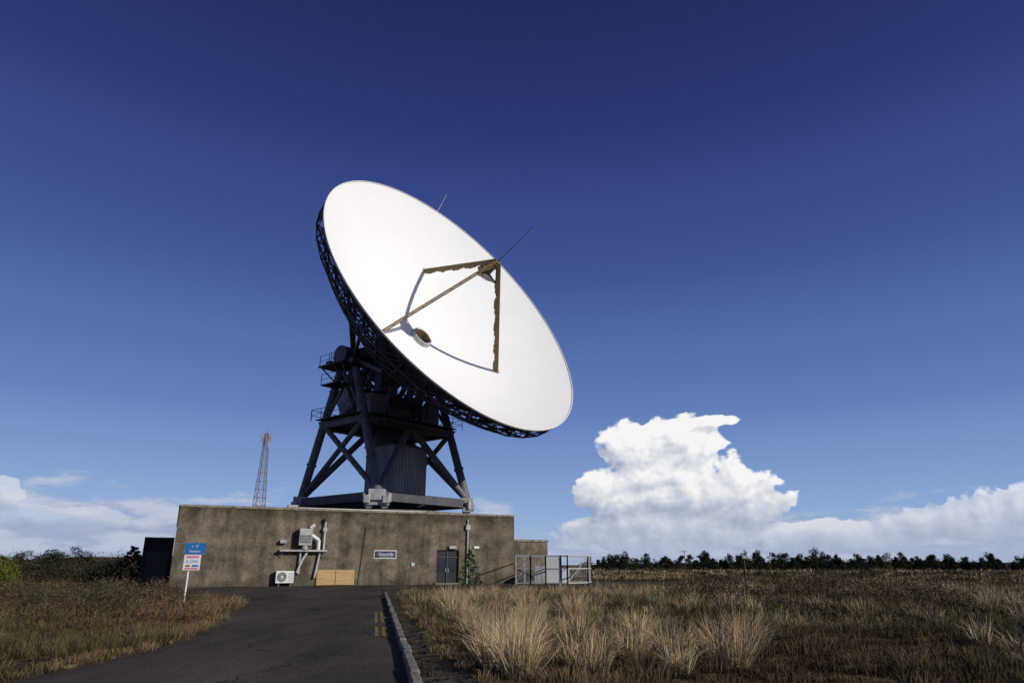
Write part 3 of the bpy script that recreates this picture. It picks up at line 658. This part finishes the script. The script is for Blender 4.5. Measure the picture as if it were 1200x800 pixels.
for X0,X1,Y,Hm in ((-1900,-600,2200,38),(300,2600,2600,16)):
    pr=None
    for i in range(61):
        t=i/60; x=X0+(X1-X0)*t; z=Hm*math.sin(math.pi*t)**.7*(.8+.3*mn.noise(V((t*6,X0,0))))+1
        if pr: mb.face([(pr[0],Y,-1),(x,Y,-1),(x,Y+300,z),(pr[0],Y+300,pr[1])],M_ground)
        pr=(x,z)
mb.obj('distant_hills')

# ---------------------------------------------------------------- sky
w=bpy.data.worlds.new('World'); sc.world=w; w.use_nodes=True; T=w.node_tree; N=T.nodes; L=T.links; N.clear()
try:
    w.cycles.sampling_method='MANUAL'; w.cycles.sample_map_resolution=128
except Exception as ex: print(ex)
sund=V((.797,-.454,.396)).normalized(); sel=math.asin(sund.z); srot=math.atan2(sund.x,sund.y)
def mt(op,a,b=None,c=None):
    n_=N.new('ShaderNodeMath'); n_.operation=op
    for i,x in enumerate((a,b,c)):
        if x is None: continue
        if isinstance(x,(int,float)): n_.inputs[i].default_value=x
        else: L.new(x,n_.inputs[i])
    return n_.outputs[0]
def smooth(x,a,b):
    m=N.new('ShaderNodeMapRange'); m.interpolation_type='SMOOTHSTEP'; L.new(x,m.inputs[0]); m.inputs[1].default_value=a; m.inputs[2].default_value=b; return m.outputs[0]
def mixc(f,a,b,mode='MIX'):
    m=N.new('ShaderNodeMix'); m.data_type='RGBA'; m.blend_type=mode
    if isinstance(f,(int,float)): m.inputs[0].default_value=f
    else: L.new(f,m.inputs[0])
    for i,x in ((6,a),(7,b)):
        if isinstance(x,tuple): m.inputs[i].default_value=(*x,1)
        else: L.new(x,m.inputs[i])
    return m.outputs[2]
sky=N.new('ShaderNodeTexSky'); sky.sky_type='NISHITA'; sky.sun_disc=False; sky.sun_elevation=sel; sky.sun_rotation=srot; sky.air_density=1.0; sky.dust_density=.3; sky.ozone_density=3
tc=N.new('ShaderNodeTexCoord'); sp=N.new('ShaderNodeSeparateXYZ'); L.new(tc.outputs['Generated'],sp.inputs[0])
AZ=mt('MULTIPLY',mt('ARCTAN2',sp.outputs[0],sp.outputs[1]),57.2958); EL=mt('MULTIPLY',mt('ARCSINE',sp.outputs[2]),57.2958)
rp=N.new('ShaderNodeValToRGB'); L.new(mt('DIVIDE',EL,60.0),rp.inputs[0]); e=rp.color_ramp.elements
stops=[(0,(3.7,4.9,7.0)),(.07,(2.5,3.75,6.7)),(.2,(1.18,1.98,4.8)),(.38,(.53,.82,3.05)),(.58,(.22,.29,1.65)),(.78,(.12,.13,.9)),(1,(.07,.08,.6))]
e[0].position=0; e[0].color=tuple(c/8 for c in stops[0][1])+(1,); e[1].position=1; e[1].color=tuple(c/8 for c in stops[-1][1])+(1,)
for p,c in stops[1:-1]:
    q=e.new(p); q.color=tuple(x/8 for x in c)+(1,)
grad=mixc(1.0,rp.outputs[0],(8,8,8),'MULTIPLY')
skyc=mixc(.90,sky.outputs[0],grad)
def vec(x,y,z=0.0):
    c=N.new('ShaderNodeCombineXYZ')
    for i,q in enumerate((x,y,z)):
        if isinstance(q,(int,float)): c.inputs[i].default_value=q
        else: L.new(q,c.inputs[i])
    return c.outputs[0]
def nz(v,s,d=6,r=.6,dist=0.0):
    n_=N.new('ShaderNodeTexNoise'); n_.noise_dimensions='2D'; n_.inputs['Scale'].default_value=s; n_.inputs['Detail'].default_value=d; n_.inputs['Roughness'].default_value=r; n_.inputs['Distortion'].default_value=dist; L.new(v,n_.inputs[0]); return n_.outputs['Fac']
# towering cumulus (first seven), then lower banks left and right
lobes=[(10.2,9.0,3.2,2.2),(13.8,9.4,3.8,2.2),(8.4,5.4,3.2,2.3),(12.8,6.0,5.4,3.6),(18.2,4.9,3.6,2.2),(12,2.6,8.0,2.0),(16.6,11.0,2.2,.5),
       (-38.5,4.6,3.2,1.3),(-33,2.9,5,1.0),(33,2.9,4.5,1.5),(37.5,3.3,5,2.0),(24,2.0,6,1.2)]
def fld(az_,el_):
    v=None
    for a,e_,ra,re in lobes:
        dx=mt('MULTIPLY',mt('SUBTRACT',az_,a),1/ra); dy=mt('MULTIPLY',mt('SUBTRACT',el_,e_),1/re)
        q=mt('SUBTRACT',1.0,mt('ADD',mt('MULTIPLY',dx,dx),mt('MULTIPLY',dy,dy)))
        v=q if v is None else mt('SMOOTH_MAX',v,q,.3)
    v=mt('MAXIMUM',v,-2.0)
    p=vec(mt('MULTIPLY',az_,.1),mt('MULTIPLY',el_,.12))
    b1=mt('ABSOLUTE',mt('SUBTRACT',nz(p,5.0,2,.5),.5)); 
    a=mt('MULTIPLY',mt('SUBTRACT',nz(p,2.6,7,.58),.5),1.9)
    return mt('ADD',v,mt('ADD',a,mt('MULTIPLY',mt('SUBTRACT',.14,b1),1.8)))
d0=fld(AZ,EL); d1=fld(mt('ADD',AZ,.7),mt('ADD',EL,.75))
side=smooth(mt('ABSOLUTE',mt('SUBTRACT',AZ,12.0)),9.0,18.0)
left=smooth(AZ,-20.0,-28.0)
cov=smooth(mt('SUBTRACT',d0,mt('MULTIPLY',left,.1)),-.02,.24)
lit=mt('ADD',.60,mt('MULTIPLY',mt('SUBTRACT',d0,d1),.45)); lit=mt('MINIMUM',mt('MAXIMUM',lit,0.05),1.0)
lowf=smooth(EL,1.5,9.5); lit2=mt('MULTIPLY',mt('MULTIPLY',lit,mt('ADD',.50,mt('MULTIPLY',lowf,.66))),mt('SUBTRACT',1.0,mt('MULTIPLY',left,.12)))
cc=N.new('ShaderNodeValToRGB'); L.new(lit2,cc.inputs[0]); e=cc.color_ramp.elements; e[0].position=.08; e[0].color=(.33,.39,.52,1); e[1].position=.78; e[1].color=(.97,.97,.97,1); q=e.new(.40); q.color=(.57,.62,.72,1)
cloudc=mixc(1.0,cc.outputs[0],(9.4,9.4,9.4),'MULTIPLY')
pb=vec(mt('MULTIPLY',AZ,.06),mt('MULTIPLY',EL,.26)); nb_=nz(pb,2.2,6,.6)
bank=mt('SUBTRACT',mt('ADD',mt('ADD',3.7,mt('MULTIPLY',left,1.2)),mt('MULTIPLY',mt('SUBTRACT',nb_,.5),11.0)),EL); bcov=mt('MULTIPLY',smooth(bank,-.8,2.2),.88)
bc=mixc(smooth(nb_,.4,.62),(3.2,3.7,5.2),(5.4,5.7,6.7))
c1=mixc(bcov,skyc,bc)
c2=mixc(mt('MULTIPLY',cov,mt('SUBTRACT',mt('SUBTRACT',1.0,mt('MULTIPLY',side,.28)),mt('MULTIPLY',left,.22))),c1,cloudc)
hz=mt('MULTIPLY',smooth(EL,3.6,-.5),.6); c3=mixc(hz,c2,(4.2,5.0,6.6))
bg=N.new('ShaderNodeBackground'); bg.inputs[1].default_value=.1; L.new(c3,bg.inputs[0]); wo=N.new('ShaderNodeOutputWorld'); L.new(bg.outputs[0],wo.inputs[0])

sl=bpy.data.lights.new('sun','SUN'); sl.energy=3.9; sl.angle=math.radians(.5); sl.color=(1,.94,.85); so=bpy.data.objects.new('sun',sl); so.rotation_euler=sund.to_track_quat('Z','Y').to_euler(); sc.collection.objects.link(so)
cam=bpy.data.cameras.new('camera'); cam.lens=24; cam.sensor_width=36; cam.clip_end=12000; co=bpy.data.objects.new('camera',cam); co.location=(0,0,1.6); co.rotation_euler=(math.radians(90+18.1),0,0); sc.collection.objects.link(co); sc.camera=co
